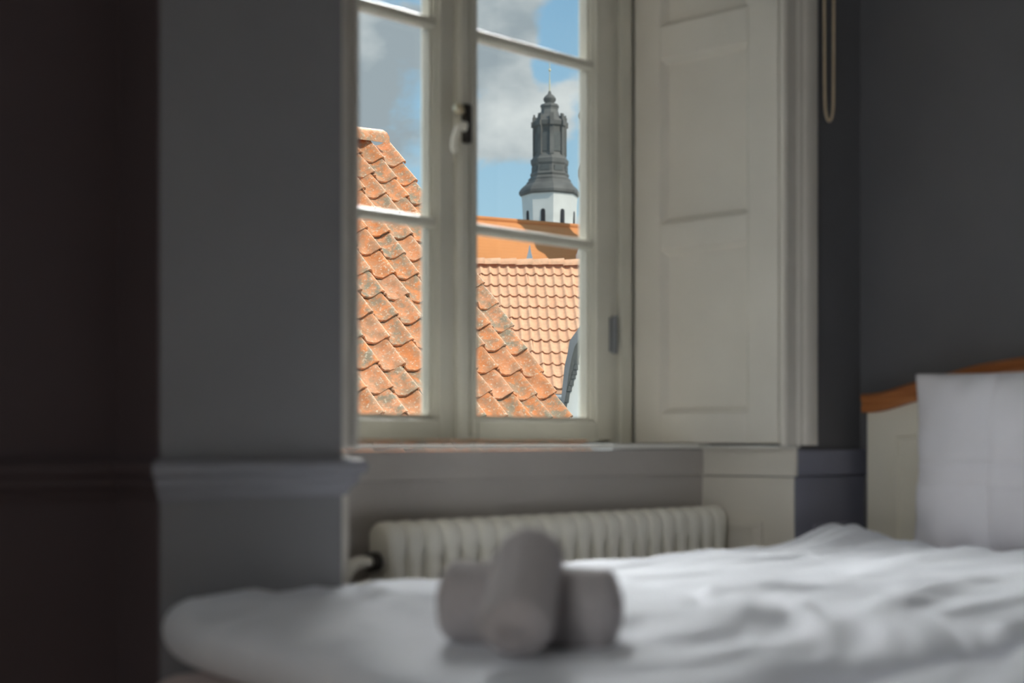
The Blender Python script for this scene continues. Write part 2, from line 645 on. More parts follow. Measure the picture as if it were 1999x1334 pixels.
def casement(win, x0, x1, flip):
    """stiles and rails with stepped inner moulding, two bars, three panes"""
    c = empty('casement')
    c.parent = win
    st = .066
    z0, z1 = .847, 2.495
    gx0, gx1, gz0, gz1 = x0 + st, x1 - st, .900, 2.440

    def ring(a, y0, y1, w):
        # rectangular frame whose inner opening shrinks by a
        q = MB()
        q.box(gx0 - w, gx0 + a, y0, y1, gz0 - w, gz1 + w)
        q.box(gx1 - a, gx1 + w, y0, y1, gz0 - w, gz1 + w)
        q.box(gx0 + a, gx1 - a, y0, y1, gz0 - w, gz0 + a)
        q.box(gx0 + a, gx1 - a, y0, y1, gz1 - a, gz1 + w)
        return q
    MB().box(x0, gx0, YF, YF + .062, z0, z1, .004).build('stile', M['sash'], c)
    MB().box(gx1, x1, YF, YF + .062, z0, z1, .004).build('stile', M['sash'], c)
    MB().box(gx0, gx1, YF, YF + .062, z0, gz0, .004).build('rail', M['sash'], c)
    MB().box(gx0, gx1, YF, YF + .062, gz1, z1, .004).build('rail', M['sash'], c)
    q = ring(.006, YF + .012, YF + .06, .002)
    q2 = ring(.013, YF + .026, YF + .058, .002)
    me = q2.mesh('x')
    q.bm.from_mesh(me)
    bpy.data.meshes.remove(me)
    q.build('inner_moulding', M['sash'], c)
    bars = [1.412, 1.930]
    for b in bars:
        pr = [(-.009, 0), (.009, 0), (.015, .012), (.015, .020), (.008, .045), (-.008, .045), (-.015, .020), (-.015, .012)]
        MB().prism([(gx0, YF + .01 + y, b + z) for z, y in pr], (gx1 - gx0, 0, 0)).build('glazing_bar', M['sash'], c)
    ez = [gz0 + .004] + bars + [gz1 - .004]
    for i in range(3):
        MB().box(gx0 + .004, gx1 - .004, YF + .050, YF + .053, ez[i] + .002, ez[i + 1] - .002).build('pane', M['glass'], c)
    return c


def window(dx, n):
    w = struct(empty(f'window_{n}', (dx, 0, 0)))
    f = MB()
    f.box(WX0 - .1, WX0 + .088, YF + .012, YF + .10, .838, 2.511)
    f.box(WX1 - .088, WX1 + .1, YF + .012, YF + .10, .838, 2.511)
    f.box(WX0 + .088, WX1 - .088, YF + .03, YF + .10, .838, .846)
    f.box(WX0 + .088, WX1 - .088, YF + .012, YF + .10, 2.497, 2.511)
    f.build('frame', M['sash'], w)
    # slim beads on the frame beside the shutters
    MB().box(WX1 - .055, WX1 - .004, YF - .004, YF + .012, .838, 2.50, .004).build('frame_bead', M['sash'], w)
    MB().box(WX0 + .004, WX0 + .055, YF - .004, YF + .012, .838, 2.50, .004).build('frame_bead', M['sash'], w)
    casement(w, WX0 + .09, 2.494, False)
    casement(w, 2.497, WX1 - .09, True)
    # meeting strip with espagnolette
    pr = [(-.022, 0), (-.022, -.010), (-.012, -.020), (.012, -.020), (.020, -.010), (.020, 0)]
    MB().prism([(2.500 + a, YF - .0005 + b, .850) for a, b in pr], (0, 0, 1.64)).build('meeting_strip', M['sash'], w)
    e = MB().tube([(2.531, YF - .008, .856), (2.531, YF - .008, 2.48)], .0055, 8).build('espagnolette_rod', M['sash'], w, True)
    for z in (.88, 1.25, 2.1):
        MB().box(2.521, 2.541, YF - .018, YF, z - .02, z + .02, .004).build('rod_guide', M['sash'], e)
    HX, HZ = 2.487, 1.672
    h = MB().lathe([(.011, -.05), (.014, -.046), (.014, .046), (.011, .05)], 12, (HX + .012, YF - .026, HZ)).build('handle_case', M['iron'], w, True)
    lv = [(0, -.03, -.015), (-.015, -.050, -.010), (-.032, -.058, -.012), (-.046, -.054, -.026), (-.053, -.050, -.049), (-.054, -.048, -.072), (-.048, -.050, -.084)]
    MB().tube([(HX + a, YF + b, HZ + c) for a, b, c in lv], [.008, .0085, .008, .0075, .0075, .0085, .009], 10).build('lever', M['rad'], h, True)
    kn = [(-.005, -.03, .027), (-.025, -.05, .027), (-.037, -.054, .027), (-.047, -.054, .027), (-.055, -.054, .027)]
    MB().tube([(HX + a, YF + b, HZ + c) for a, b, c in kn], [.006, .006, .012, .013, .008], 10).build('knob', M['brass'], h, True)
    for x in (WX1 - .089, WX0 + .089):
        for z in (1.155, 2.25):
            k = MB()
            k.tube([(x, YF - .010, z - .055), (x, YF - .010, z + .055)], .0085, 10)
            k.box(x - .014, x + .014, YF - .005, YF + .011, z - .05, z + .05, .002)
            k.build('hinge', M['slate'], w, True)
    return w


window(0, 1)
window(ADDED_WIN, 2)  # added window beyond the pier, out of view, lets in more light
added_win3 = window(0, 3)  # added left-wall window, out of view, opening for the side fill
added_win3.location = (.64, -3.1975, 0)
added_win3.rotation_euler = (0, 0, math.pi / 2)


# ------------------------------------------------------------------ panelled shutters in the splayed reveals
def shutter(dx, right):
    a = Vector((3.185, YF - .008, 0)) if right else Vector((1.785, YF - .008, 0))
    b = Vector((3.219, W0 + .004, 0)) if right else Vector((1.766, W0 + .004, 0))
    L = (b - a).length
    d = (b - a) / L
    nrm = Vector((d.y, -d.x, 0)) if not right else Vector((d.y, -d.x, 0))
    # local frame: x along the shutter from the window into the room, y out of the visible face, z up
    face = Vector((-1, 0, 0)) if right else Vector((1, 0, 0))
    nrm = (face - d * face.dot(d)).normalized()
    root = empty('window_shutter', (a.x + dx, a.y, .8385))
    m = Matrix(((d.x, nrm.x, 0), (d.y, nrm.y, 0), (0, 0, 1))).to_4x4()

    def piece(name, x0, x1, z0, z1, y0=-.028, y1=0, bev=.003):
        me = MB().box(x0, x1, y0, y1, z0, z1, bev).mesh(name)
        me.transform(m)
        if m.determinant() < 0:
            me.flip_normals()
        return link(name, me, M['white'], root)
    H = 1.668
    s1, s2 = .094, L - .097
    piece('stile', 0, s1, 0, H)
    piece('stile', s2, L, 0, H)
    rails = [(0, .088), (.563, .638), (1.117, 1.212), (H - .09, H)]
    for z0, z1 in rails:
        piece('rail', s1, s2, z0, z1)
    for i in range(3):
        z0, z1 = rails[i][1], rails[i + 1][0]
        piece('panel', s1, s2, z0, z1, -.027, -.021, 0)
        # sloping moulding round the sunk panel: from the frame face down to the panel
        cw, yp, yf = .016, -.020, -.002
        o_ = [(s1, z0), (s2, z0), (s2, z1), (s1, z1)]
        n_ = [(s1 + cw, z0 + cw), (s2 - cw, z0 + cw), (s2 - cw, z1 - cw), (s1 + cw, z1 - cw)]
        for k in range(4):
            k2 = (k + 1) % 4
            A0, A1, B0, B1 = o_[k], o_[k2], n_[k], n_[k2]
            me = MB().faces([(A0[0], yf, A0[1]), (A1[0], yf, A1[1]), (B1[0], yp, B1[1]), (B0[0], yp, B0[1]), (A0[0], yp - .004, A0[1]), (A1[0], yp - .004, A1[1]), (B1[0], yp - .004, B1[1]), (B0[0], yp - .004, B0[1])],
                            [(0, 1, 2, 3), (4, 7, 6, 5), (0, 4, 5, 1), (3, 2, 6, 7), (0, 3, 7, 4), (1, 5, 6, 2)]).mesh('panel_moulding')
            me.transform(m)
            if m.determinant() < 0:
                me.flip_normals()
            link('panel_moulding', me, M['white'], root)
    return root


tag(shutter(0, True), 'white panelled shutter folded into the window reveal beside the blue wall and cord', 'shutter', 'shutters in the window reveals')
tag(shutter(0, False), 'white panelled shutter in the reveal behind the grey pier', 'shutter', 'shutters in the window reveals')
tag(shutter(ADDED_WIN, True), 'white panelled shutter on the right of the added unseen window beyond the grey pier', 'shutter', 'shutters in the window reveals')
tag(shutter(ADDED_WIN, False), 'white panelled shutter in the left reveal of the added unseen window beyond the pier', 'shutter', 'shutters in the window reveals')

# ------------------------------------------------------------------ radiator
rad = empty('radiator', (1.99, 2.48, 0), label='white enamelled column radiator with rounded sections under the window sill', cat='radiator')
NSEC, PITCH = 22, .0557
RZ0, RZ1, RD = .10, .664, .042       # section bottom, top, half depth


def section_mesh():
    """one rounded section: wide shoulder at the top and bottom, slimmer column between"""
    def outline(inset, rad_):
        pts = []
        r = rad_
        hd = RD - inset
        z0, z1 = RZ0 + inset, RZ1 - inset
        for cx_, cz, a0 in ((hd - r, z1 - r, 0), (-hd + r, z1 - r, 90), (-hd + r, z0 + r, 180), (hd - r, z0 + r, 270)):
            for k in range(7):
                a = R(a0 + 15 * k)
                pts.append((cx_ + r * math.cos(a), cz + r * math.sin(a)))
        return pts
    rings = []
    # (x offset, inset, radius) across the section
    for x, ins, r in ((-.0275, .012, .028), (-.0235, .005, .034), (-.016, .001, .038), (-.006, 0, .039), (.006, 0, .039), (.016, .001, .038), (.0235, .005, .034), (.0275, .012, .028)):
        pts = []
        for y, z in outline(ins, r):
            # the column is slimmer than the shoulders
            t = min(1, max(0, (RZ1 - .05 - z) / .07)) * min(1, max(0, (z - RZ0 - .05) / .07))
            pts.append((x * (1 - .40 * t), -y, z))
        rings.append(pts)
    # extra vertices down the front so the column narrows
    out = []
    for pts in rings:
        p2 = []
        n = len(pts)
        for i in range(n):
            p2.append(pts[i])
            j = (i + 1) % n
            if abs(pts[i][2] - pts[j][2]) > .2:
                for s in (.06, .12, .2, .5, .8, .88, .94):
                    z = pts[i][2] + (pts[j][2] - pts[i][2]) * s
                    t = min(1, max(0, (RZ1 - .06 - z) / .06)) * min(1, max(0, (z - RZ0 - .06) / .06))
                    x0 = pts[i][0] / 1.0
                    p2.append((x0 * (1 - .56 * t), pts[i][1], z))
        out.append(p2)
    n = len(out[0])
    vs = [p for r in out for p in r]
    fs = []
    for i in range(len(out) - 1):
        for k in range(n):
            k2 = (k + 1) % n
            fs.append((i * n + k, i * n + k2, (i + 1) * n + k2, (i + 1) * n + k))
    fs += [list(range(n)), [(len(out) - 1) * n + k for k in range(n)]]
    return MB().faces(vs, fs).mesh('section', True, 60)


sm = section_mesh()
sm.materials.append(M['rad'])
for i in range(NSEC):
    o = link('section', sm, None, rad)
    o.location = (.028 + i * PITCH, 0, 0)
w = MB()
w.box(.01, NSEC * PITCH - .01, -.018, .018, RZ0 + .03, RZ1 - .05)
w.build('web', M['rad'], rad)
for x in (.12, NSEC * PITCH - .12):
    MB().box(x - .02, x + .02, -.03, .03, 0, RZ0 + .02, .006).build('foot', M['rad'], rad)
MB().tube([(-.002, 0, .575), (-.022, 0, .575)], .022, 14).build('collar', M['iron'], rad, True)
v = MB().tube([(-.015, 0, .575), (-.05, 0, .578), (-.075, 0, .570), (-.092, 0, .552), (-.10, 0, .525), (-.102, 0, .50), (-.102, 0, 0)],
              [.013, .014, .016, .016, .0135, .012, .012], 12).build('valve_pipe', M['rad'], rad, True)
MB().lathe([(.010, 0), (.017, .004), (.020, .014), (.020, .03), (.014, .036)], 14, (-.102, -.0, .478)).build('valve_nut', M['brass'], v, True)
MB().tube([(-.085, -.012, .52), (-.06, -.04, .535), (-.04, -.055, .51), (-.034, -.06, .46), (-.034, -.06, 0)], .010, 10).build('return_pipe', M['rad'], rad, True)

# ------------------------------------------------------------------ blind cord
cl = empty('blind_cord', (3.425, W0 - .022, 1.745), label='beige looped blind cord hanging on the dark wall beside the window casing', cat='cord')
pts = []
for k in range(13):
    a = math.pi * k / 12
    t = math.cos(a)
    pts.append((-.021 * (t if t > 0 else t) * 1.0, 0, .055 * (1 - math.sin(a))))
left = [(-.021 - .003 * math.sin(z * 4), 0, z) for z in (.75, .6, .45, .3, .15, .10)]
right = [(.021 + .002 * math.sin(z * 5), 0, z) for z in (.10, .15, .3, .45, .6, .75)]
MB().tube(left + pts + right if pts[0][0] < 0 else left + pts + right, .0035, 8).build('cord', M['cord'], cl, True)
MB().box(-.04, .04, -.012, .022, .74, .80, .004).build('bracket', M['white'], cl)


# ------------------------------------------------------------------ beds
def fold_gauss(x, y, ax, ay, bx, by, w, h):
    dx, dy = bx - ax, by - ay
    L2 = dx * dx + dy * dy
    t = max(0, min(1, ((x - ax) * dx + (y - ay) * dy) / L2))
    d = math.hypot(x - ax - t * dx, y - ay - t * dy)
    return h * math.exp(-(d / w) ** 2) * (math.sin(math.pi * (.08 + .84 * t)) ** .6)


def bed_xy(px, py, z):
    Z = (EYE - z) * F_PX / (py - HY)
    p = at(px, py, Z)
    return p.x, p.y


def duvet(name, x0, x1, y0, y1, zt, th, label, group, folds=(), peak=None, seed=0, drop=0, dents=(), skew=.17):
    NX, NY = 220, 150
    cx_, cy_, hx, hy = (x0 + x1) / 2, (y0 + y1) / 2, (x1 - x0) / 2, (y1 - y0) / 2

    def remap(s):
        s = 2 * s - 1
        return math.copysign(abs(math.sin(s * math.pi / 2)) ** .75, s)
    A = [remap(i / NX) for i in range(NX + 1)]
    B = [remap(j / NY) for j in range(NY + 1)]
    FL = []
    for (pa, pb, wd, ht) in folds:
        a_, b_ = bed_xy(*pa, zt), bed_xy(*pb, zt)
        FL.append((*a_, *b_, wd, ht))

    def wr(x, y):
        h = 0
        # long soft wrinkles that follow the length of the bed, turning towards the foot
        k = max(0, min(1, (x - x0) / .8))
        ang = R(-6) * k + R(-38) * (1 - k)
        u = x * math.cos(ang) + y * math.sin(ang)
        vv = -x * math.sin(ang) + y * math.cos(ang)
        n1 = noise.noise(Vector((u * 1.1 + seed, vv * 8, seed)))
        n2 = noise.noise(Vector((u * 2.0, vv * 17, seed + 5)))
        n3 = noise.noise(Vector((x * 1.7, y * 1.7, seed + 9)))
        n4 = noise.noise(Vector((u * 3.2, vv * 34, seed + 7)))
        h += .012 * (1 - 2.2 * abs(n1)) + .0085 * (1 - 2.2 * abs(n2)) + .0035 * (1 - 2 * abs(n4)) + .012 * n3 - .014
        for f_ in FL:
            h += fold_gauss(x, y, *f_)
        for (ax, ay, r, dz) in dents:
            q = math.exp(-(((x - ax) ** 2 + (y - ay) ** 2) / r ** 2) ** 2)
            h = h * (1 - q) - dz * q
        if peak:
            h += peak[3] * math.exp(-((x - peak[0]) / peak[2]) ** 2 - ((y - peak[1]) / (peak[2] * .8)) ** 2)
        return h
    vs, fs = [], []
    top, bot = {}, {}
    for i, a in enumerate(A):
        for j, b in enumerate(B):
            ea, eb = 1 - abs(a) ** 24, 1 - abs(b) ** 14
            e = max(0, ea * eb) ** .5
            # rounded corners in plan
            s = 1 - .045 * (abs(a) ** 6) * (abs(b) ** 6)
            wav = .012 * noise.noise(Vector((a * 4, b * 4, seed + 3)))
            x = cx_ + a * hx * s + wav * (abs(b) ** 8) * .3
            x -= skew * (1 - b) / 2 * (1 - a) / 2
            y = cy_ + b * hy * s + wav * (abs(b) ** 8)
            zc = zt - th * .42 - drop * max(0, -a - .93) / .07
            z = zc + th * .42 * e + wr(x, y) * e
            zb = zc - th * .58 * e
            top[i, j] = len(vs)
            vs.append((x, y, z))
            if i in (0, NX) or j in (0, NY):
                bot[i, j] = top[i, j]
            else:
                bot[i, j] = len(vs)
                vs.append((x, y, zb))
    for i in range(NX):
        for j in range(NY):
            fs.append((top[i, j], top[i + 1, j], top[i + 1, j + 1], top[i, j + 1]))
            fs.append((bot[i, j], bot[i, j + 1], bot[i + 1, j + 1], bot[i + 1, j]))
    me = bpy.data.meshes.new(name)
    me.from_pydata(vs, [], fs)
    for p in me.polygons:
        p.use_smooth = True
    o = link(name, me, M['linen'])
    return tag(o, label, 'duvet', group)


def bed(y0, y1, label, mlabel):
    yc, hw = (y0 + y1) / 2, (y1 - y0) / 2
    b = empty('bed', (0, yc, 0), label=label, cat='bed', group='twin beds side by side')
    base_ = MB().box(1.30, 3.52, -hw + .01, hw - .01, .14, .27, .02).build('bed_base', M['cream'], b)
    for x in (1.36, 3.45):
        for y in (-hw + .08, hw - .08):
            MB().box(x - .03, x + .03, y - .03, y + .03, 0, .14, .006).build('leg', M['wood'], b)
    # headboard: cream board below a swept wooden top rail
    def topz(t):          # t from -1..1 across the board
        a = 1 - abs(t)
        k = [(0, .928), (.1, .928), (.18, .943), (.273, .957), (.44, .978), (.563, .996), (.8, 1.013), (1, 1.018)]

        def lin(q_):
            q_ = abs(1 - abs(1 - max(-.1, q_))) if q_ > 1 else max(0, q_)
            for (p, zp), (q, zq) in zip(k, k[1:]):
                if q_ <= q:
                    return zp + (zq - zp) * (q_ - p) / (q - p)
            return 1.018
        return sum(lin(a + d * .02) for d in range(-3, 4)) / 7
    N = 60
    ts = [-1 + 2 * i / N for i in range(N + 1)]
    hb = MB().prism([(3.545, t * hw, topz(t)) for t in ts] + [(3.545, hw, .05), (3.545, -hw, .05)], (.03, 0, 0)).build('headboard', M['cream'], b)
    # raised inner moulding following the top
    q = MB()
    q.tube([(3.545, t * hw * .84, topz(t) - .075) for t in ts], .006, 6)
    q.tube([(3.545, -hw * .84, .3), (3.545, -hw * .84, topz(-1) - .075)], .006, 6)
    q.tube([(3.545, hw * .84, .3), (3.545, hw * .84, topz(1) - .075)], .006, 6)
    q.build('panel_moulding', M['cream'], hb, True)
    sec = [(-.032, 0), (-.036, .012), (-.030, .026), (-.036, .034), (-.040, .046), (-.030, .054), (.030, .054), (.036, .03), (.03, 0)]
    vs, fs = [], []
    n = len(sec)
    for t in ts:
        for x, z in sec:
            vs.append((3.56 + x, t * (hw + .008), topz(t) - .002 + z))
    for i in range(N):
        for k in range(n):
            k2 = (k + 1) % n
            fs.append((i * n + k, i * n + k2, (i + 1) * n + k2, (i + 1) * n + k))
    fs += [list(range(n)), [N * n + k for k in range(n)]]
    MB().faces(vs, fs).build('top_rail', M['wood'], hb, True, 50)
    mt = MB().box(1.215, 3.50, y0 + .02, y1 - .02, .275, .449, .07, 5).build('mattress', M['pink'], None, True, 60)
    for o_ in (mt, base_):
        for v_ in o_.data.vertices:
            if v_.co.x < 1.5:
                yy = v_.co.y + (0 if o_ is mt else yc)
                v_.co.x -= .14 * (y1 - yy) / (y1 - y0)
    tag(mt, mlabel, 'mattress', 'mattresses on the twin beds')
    return b


bed(1.0, 2.2, 'bed with cream headboard under an arched orange wood rail beside the window alcove', 'thick mattress under the white duvet of the bed beside the window')
bed(-.24, .965, 'bed with cream headboard and wood rail farther from the window alcove', 'thick mattress of the bed farther from the window')
folds1 = [((1230, 1196), (1500, 1146), .035, .0154), ((1480, 1148), (1940, 1076), .035, .0168), ((690, 1146), (850, 1205), .03, .02), ((590, 1262), (740, 1215), .03, .0112),
          ((1390, 1232), (1570, 1188), .03, .0126), ((1580, 1172), (1710, 1156), .025, .0098), ((1250, 1250), (1500, 1205), .03, .0098), ((1700, 1195), (1960, 1120), .03, .02), ((520, 1200), (760, 1160), .04, .0084)]
duvet('duvet', 1.235, 3.39, .985, 2.215, .58, .128, 'rumpled white duvet under the rolled towels on the bed beside the window', 'white duvets', folds1, (3.30, 2.13, .16, .055), 3, 0, ((1.27, 1.34, .20, .011),))
duvet('duvet', 1.30, 3.39, -.2, .905, .585, .125, 'white duvet on the second bed beyond the dark gap, without towels', 'white duvets', (), None, 11, 0)


# ------------------------------------------------------------------ pillow
def pillow():
    W, H, T = .70, .50, .15
    N1, N2 = 90, 70
    vs, fs = [], []
    idx = {}
    for side in (0, 1):
        for i in range(N1 + 1):
            for j in range(N2 + 1):
                a, b = 2 * i / N1 - 1, 2 * j / N2 - 1
                if side and (i in (0, N1) or j in (0, N2)):
                    idx[1, i, j] = idx[0, i, j]
                    continue
                e = max(0, (1 - abs(a) ** 3.2) * (1 - abs(b) ** 3.2)) ** .62
                # sides draw in between the corners
                y = a * W / 2 * (1 - .05 * (1 - b * b) * abs(a) ** 4)
                z = b * H / 2 * (1 - .045 * (1 - a * a) * abs(b) ** 4)
                x = (T / 2) * e * (-1 if side == 0 else 1)
                if side == 0:
                    edge = min(1, e * 3)
                    # pressed fold lines and puckers near the edges
                    x += edge * (-.006 * math.exp(-((y - .097) / .007) ** 2) - .006 * math.exp(-((z - .0) / .007) ** 2) - .003 * math.exp(-((z + .058) / .006) ** 2))
                    x += edge * .012 * noise.noise(Vector((y * 7, z * 5, 2)))
                    x += .012 * math.sin(y * 46 + 3 * noise.noise(Vector((y * 5, z * 5, 8)))) * math.exp(-((abs(z) - H / 2) / .05) ** 2) * edge
                    x += .010 * math.sin(z * 40 + 2) * math.exp(-((abs(y) - W / 2) / .06) ** 2) * edge
                idx[side, i, j] = len(vs)
                vs.append((x, y, z + H / 2))
    for side in (0, 1):
        for i in range(N1):
            for j in range(N2):
                q = (idx[side, i, j], idx[side, i + 1, j], idx[side, i + 1, j + 1], idx[side, i, j + 1])
                fs.append(q if side else q[::-1])
    me = bpy.data.meshes.new('pillow')
    me.from_pydata(vs, [], fs)
    for p in me.polygons:
        p.use_smooth = True
    return me


pl = link('pillow', pillow(), M['pillow'])
pl.location = (3.435, 1.646, .535)
pl.rotation_euler = (R(-1.0), R(4), 0)
tag(pl, 'white cotton pillow with pressed fold lines leaning against the cream headboard', 'pillow')


# ------------------------------------------------------------------ rolled towels
def towel(p0, p1, r, label, squash=1.0):
    p0, p1 = Vector(p0), Vector(p1)
    L = (p1 - p0).length
    NL, NA = 40, 48
    vs, fs = [], []
    for i in range(NL + 1):
        s = i / NL
        x = -L / 2 + L * s
        d = min(s, 1 - s) * L
        e = .022
        rr = r if d > e else r - e + math.sqrt(max(0, e * e - (e - d) ** 2))
        for k in range(NA):
            a = 2 * math.pi * k / NA
            q = rr * (1 + .025 * noise.noise(Vector((x * 14, math.cos(a) * 2, math.sin(a) * 2))))
            # outer flap of the roll: a small step that runs the length
            q += .005 * (1 if .5 < ((a - .9) % (2 * math.pi)) < 5.6 else 0) * min(1, d / .01)
            vs.append((x, q * math.cos(a), q * math.sin(a) * squash))
    for i in range(NL):
        for k in range(NA):
            k2 = (k + 1) % NA
            fs.append((i * NA + k, i * NA + k2, (i + 1) * NA + k2, (i + 1) * NA + k))
    mb = MB().faces(vs, fs)
    o = None
    root = empty('rolled_towel')
    root.location = (p0 + p1) / 2
    root.rotation_euler = (p1 - p0).to_track_quat('X', 'Z').to_euler()
    # spiral ends: concentric turns stepping in and out
    for sgn in (-1, 1):
        prof = []
        n = 30
        rad_ = r - .022
        vv = []
        for j in range(n + 1):
            t = 1 - j / n
            q = rad_ * t
            dep = .0015 * math.sin(t * 5 * 2 * math.pi)
            vv.append((q, dep))
        w2 = []
        f2 = []
        for (q, dep) in vv:
            for k in range(NA):
                a = 2 * math.pi * k / NA
                w2.append((sgn * (L / 2 + .0015 * math.sin((q / rad_) * 5 * 2 * math.pi + a) * (1 if q < rad_ * .97 else 0)), q * math.cos(a), q * math.sin(a) * squash))
        for j in range(n):
            for k in range(NA):
                k2 = (k + 1) % NA
                f2.append((j * NA + k, j * NA + k2, (j + 1) * NA + k2, (j + 1) * NA + k))
        MB().faces(w2, f2).build('spiral_end', M['towel'], root, True, 70)
    mb.build('roll', M['towel'], root, True, 60)
    return tag(root, label, 'towel', 'two rolled towels crossed on the bed')


tA = at(866, 1172, 1.94)
tB = at(1208, 1194, 1.87)
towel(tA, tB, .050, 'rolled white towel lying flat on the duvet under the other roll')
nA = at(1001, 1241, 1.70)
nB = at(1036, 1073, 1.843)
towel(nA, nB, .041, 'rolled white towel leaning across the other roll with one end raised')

# ------------------------------------------------------------------ outside: ground
struct(MB().box(-150, 250, 2.96, 260, -6.3, -6).build('ground', M['street']))
struct(MB().box(XL - .2, XR + .2, YB - .2, WT, -6, -.12).build('wall_lower_storey', M['render']))


# ------------------------------------------------------------------ pantiled roofs
def tile_mesh(w, g, seed, nseg=14, amp=.2, lip=.07):
    """S-shaped pantile; x across, y up the slope from the lower edge, z out of the roof"""
    rnd = random.Random(seed)
    A = amp * w
    th = lip * w
    top, vs, fs = [], [], []
    ys = (0, g * .55, g * 1.22)
    zs = (0, -g * .06, -g * .15)
    tA, tB = -.46, .60
    for y, dz in zip(ys, zs):
        for k in range(nseg + 1):
            t = tA + (tB - tA) * k / nseg
            h = A * ((1 - math.cos(2 * math.pi * (t + .03))) / 2) ** 2.4
            if t < -.40:
                h -= .35 * A * (-.40 - t) / .06
            j = (rnd.random() - .5) * .03 * w if y == 0 else 0
            sag = -.06 * g * (1 - (2 * (k / nseg) - 1) ** 2) if y == 0 else 0
            vs.append((t * w, y + j + sag, h + dz))
    n = nseg + 1
    m = len(vs)
    vs += [(x, y, z - th) for x, y, z in vs]
    for r in range(2):
        for k in range(nseg):
            a, b, c, d = r * n + k, r * n + k + 1, (r + 1) * n + k + 1, (r + 1) * n + k
            fs.append((a, b, c, d))
    for k in range(nseg):
        fs.append((k, m + k, m + k + 1, k + 1))
    for r in range(2):
        fs.append((r * n, (r + 1) * n, m + (r + 1) * n, m + r * n))
        e = nseg
        fs.append((r * n + e, m + r * n + e, m + (r + 1) * n + e, (r + 1) * n + e))
    return MB().faces(vs, fs).mesh('roof_tile', True, 50)


def ridge_mesh(w, r):
    vs, fs = [], []
    for x, q in ((0, r), (w * .95, r * .92)):
        for k in range(9):
            a = math.pi * (-.06 + 1.12 * k / 8)
            vs.append((x, q * math.cos(a), q * .75 * math.sin(a)))
        for k in range(9):
            a = math.pi * (-.06 + 1.12 * k / 8)
            vs.append((x, (q - .018) * math.cos(a), (q - .018) * .75 * math.sin(a)))
    for k in range(8):
        fs += [(k, k + 1, 18 + k + 1, 18 + k), (9 + k, 27 + k, 27 + k + 1, 9 + k + 1), (k, 9 + k, 9 + k + 1, k + 1), (18 + k, 18 + k + 1, 27 + k + 1, 27 + k)]
    return MB().faces(vs, fs).mesh('ridge_tile', True, 50)


def roof(root, P0, phi, pitch, w, g, rows, cols, mtile, ridge_r, seed, jit, amp, nvar=6, ridge_rad=.13, ridge_w=.40):
    """tiles, each its own child of root; P0 is the lattice origin; rows go down the slope, cols along the ridge"""
    u = Vector((math.cos(phi), math.sin(phi), 0))
    s = Vector((math.sin(phi) * math.cos(pitch), -math.cos(phi) * math.cos(pitch), -math.sin(pitch)))
    nrm = u.cross(-s).normalized()
    rot = Matrix((u, -s, nrm)).transposed()
    ms = []
    for k in range(nvar):
        me = tile_mesh(w, g, seed + k, amp=amp)
        me.materials.append(mtile)
        ms.append(me)
    rnd = random.Random(seed)
    for r in rows:
        for c in cols:
            o = link('roof_tile', ms[rnd.randrange(nvar)], None, root)
            p = P0 + u * (c * w + rnd.uniform(-1, 1) * jit * w) + s * (r * g + rnd.uniform(-1, 1) * jit * g) + nrm * (.02 + rnd.uniform(0, jit) * w * .15)
            j = Matrix.Rotation(rnd.uniform(-1, 1) * jit * .9, 3, 'Z') @ Matrix.Rotation(rnd.uniform(-1, 1) * jit * .35, 3, 'X') @ Matrix.Rotation(rnd.uniform(-1, 1) * jit * .5, 3, 'Y')
            o.matrix_local = Matrix.Translation(p) @ (rot @ j).to_4x4()
    rm = ridge_mesh(ridge_w, ridge_rad)
    rm.materials.append(mtile)
    c0, c1 = min(cols) - .5, max(cols) + .22
    x = c1 * w
    while x > c0 * w:
        o = link('ridge_tile', rm, None, root)
        p = P0 + u * x + s * (ridge_r * g) + Vector((0, 0, -.012 + rnd.uniform(0, .012)))
        o.matrix_local = Matrix.Translation(p) @ (Matrix.Rotation(phi + math.pi + rnd.uniform(-.03, .03), 4, 'Z') @ Matrix.Rotation(rnd.uniform(.02, .06), 4, 'Y'))
        x -= ridge_w * .86
    # deck below the tiles, far slope and gable walls
    a = P0 + u * (c0 * w) + s * (ridge_r * g)
    b = P0 + u * ((max(cols) + .46) * w) + s * (ridge_r * g)
    ln = (max(rows) + .1 - ridge_r) * g
    a, b = a - nrm * .03, b - nrm * .03
    e0, e1 = a + s * ln, b + s * ln
    sb = Vector((-s.x, -s.y, s.z))
    f0, f1 = a + sb * ln, b + sb * ln
    dn = Vector((0, 0, -.06))
    d = MB().faces([a, b, e1, e0, f0, f1, a + dn, b + dn, e1 + dn, e0 + dn, f0 + dn, f1 + dn],
                   [(0, 1, 2, 3), (0, 4, 5, 1), (6, 9, 8, 7), (6, 7, 11, 10), (0, 3, 9, 6), (0, 6, 10, 4), (1, 7, 8, 2), (1, 5, 11, 7), (3, 2, 8, 9), (4, 10, 11, 5)])
    d.build('roof_deck', mtile, root)
    ins = u * (.05)
    hi = Vector((0, 0, -.07))
    zg = -6.0
    A_, B_ = a + ins + hi, b - ins + hi
    E0, E1, F0, F1 = [p + hi for p in (e0 + ins - s * .25, e1 - ins - s * .25, f0 + ins - sb * .25, f1 - ins - sb * .25)]
    G = [Vector((p.x, p.y, zg)) for p in (E0, E1, F1, F0)]
    MB().faces([A_, B_, E0, E1, F1, F0] + G, [(0, 2, 6, 9, 5), (1, 4, 8, 7, 3), (2, 3, 7, 6), (4, 5, 9, 8), (6, 7, 8, 9), (0, 1, 3, 2), (0, 5, 4, 1)]).build('house_wall', M['whitewall'], root)
    return u, s, nrm, e0, e1


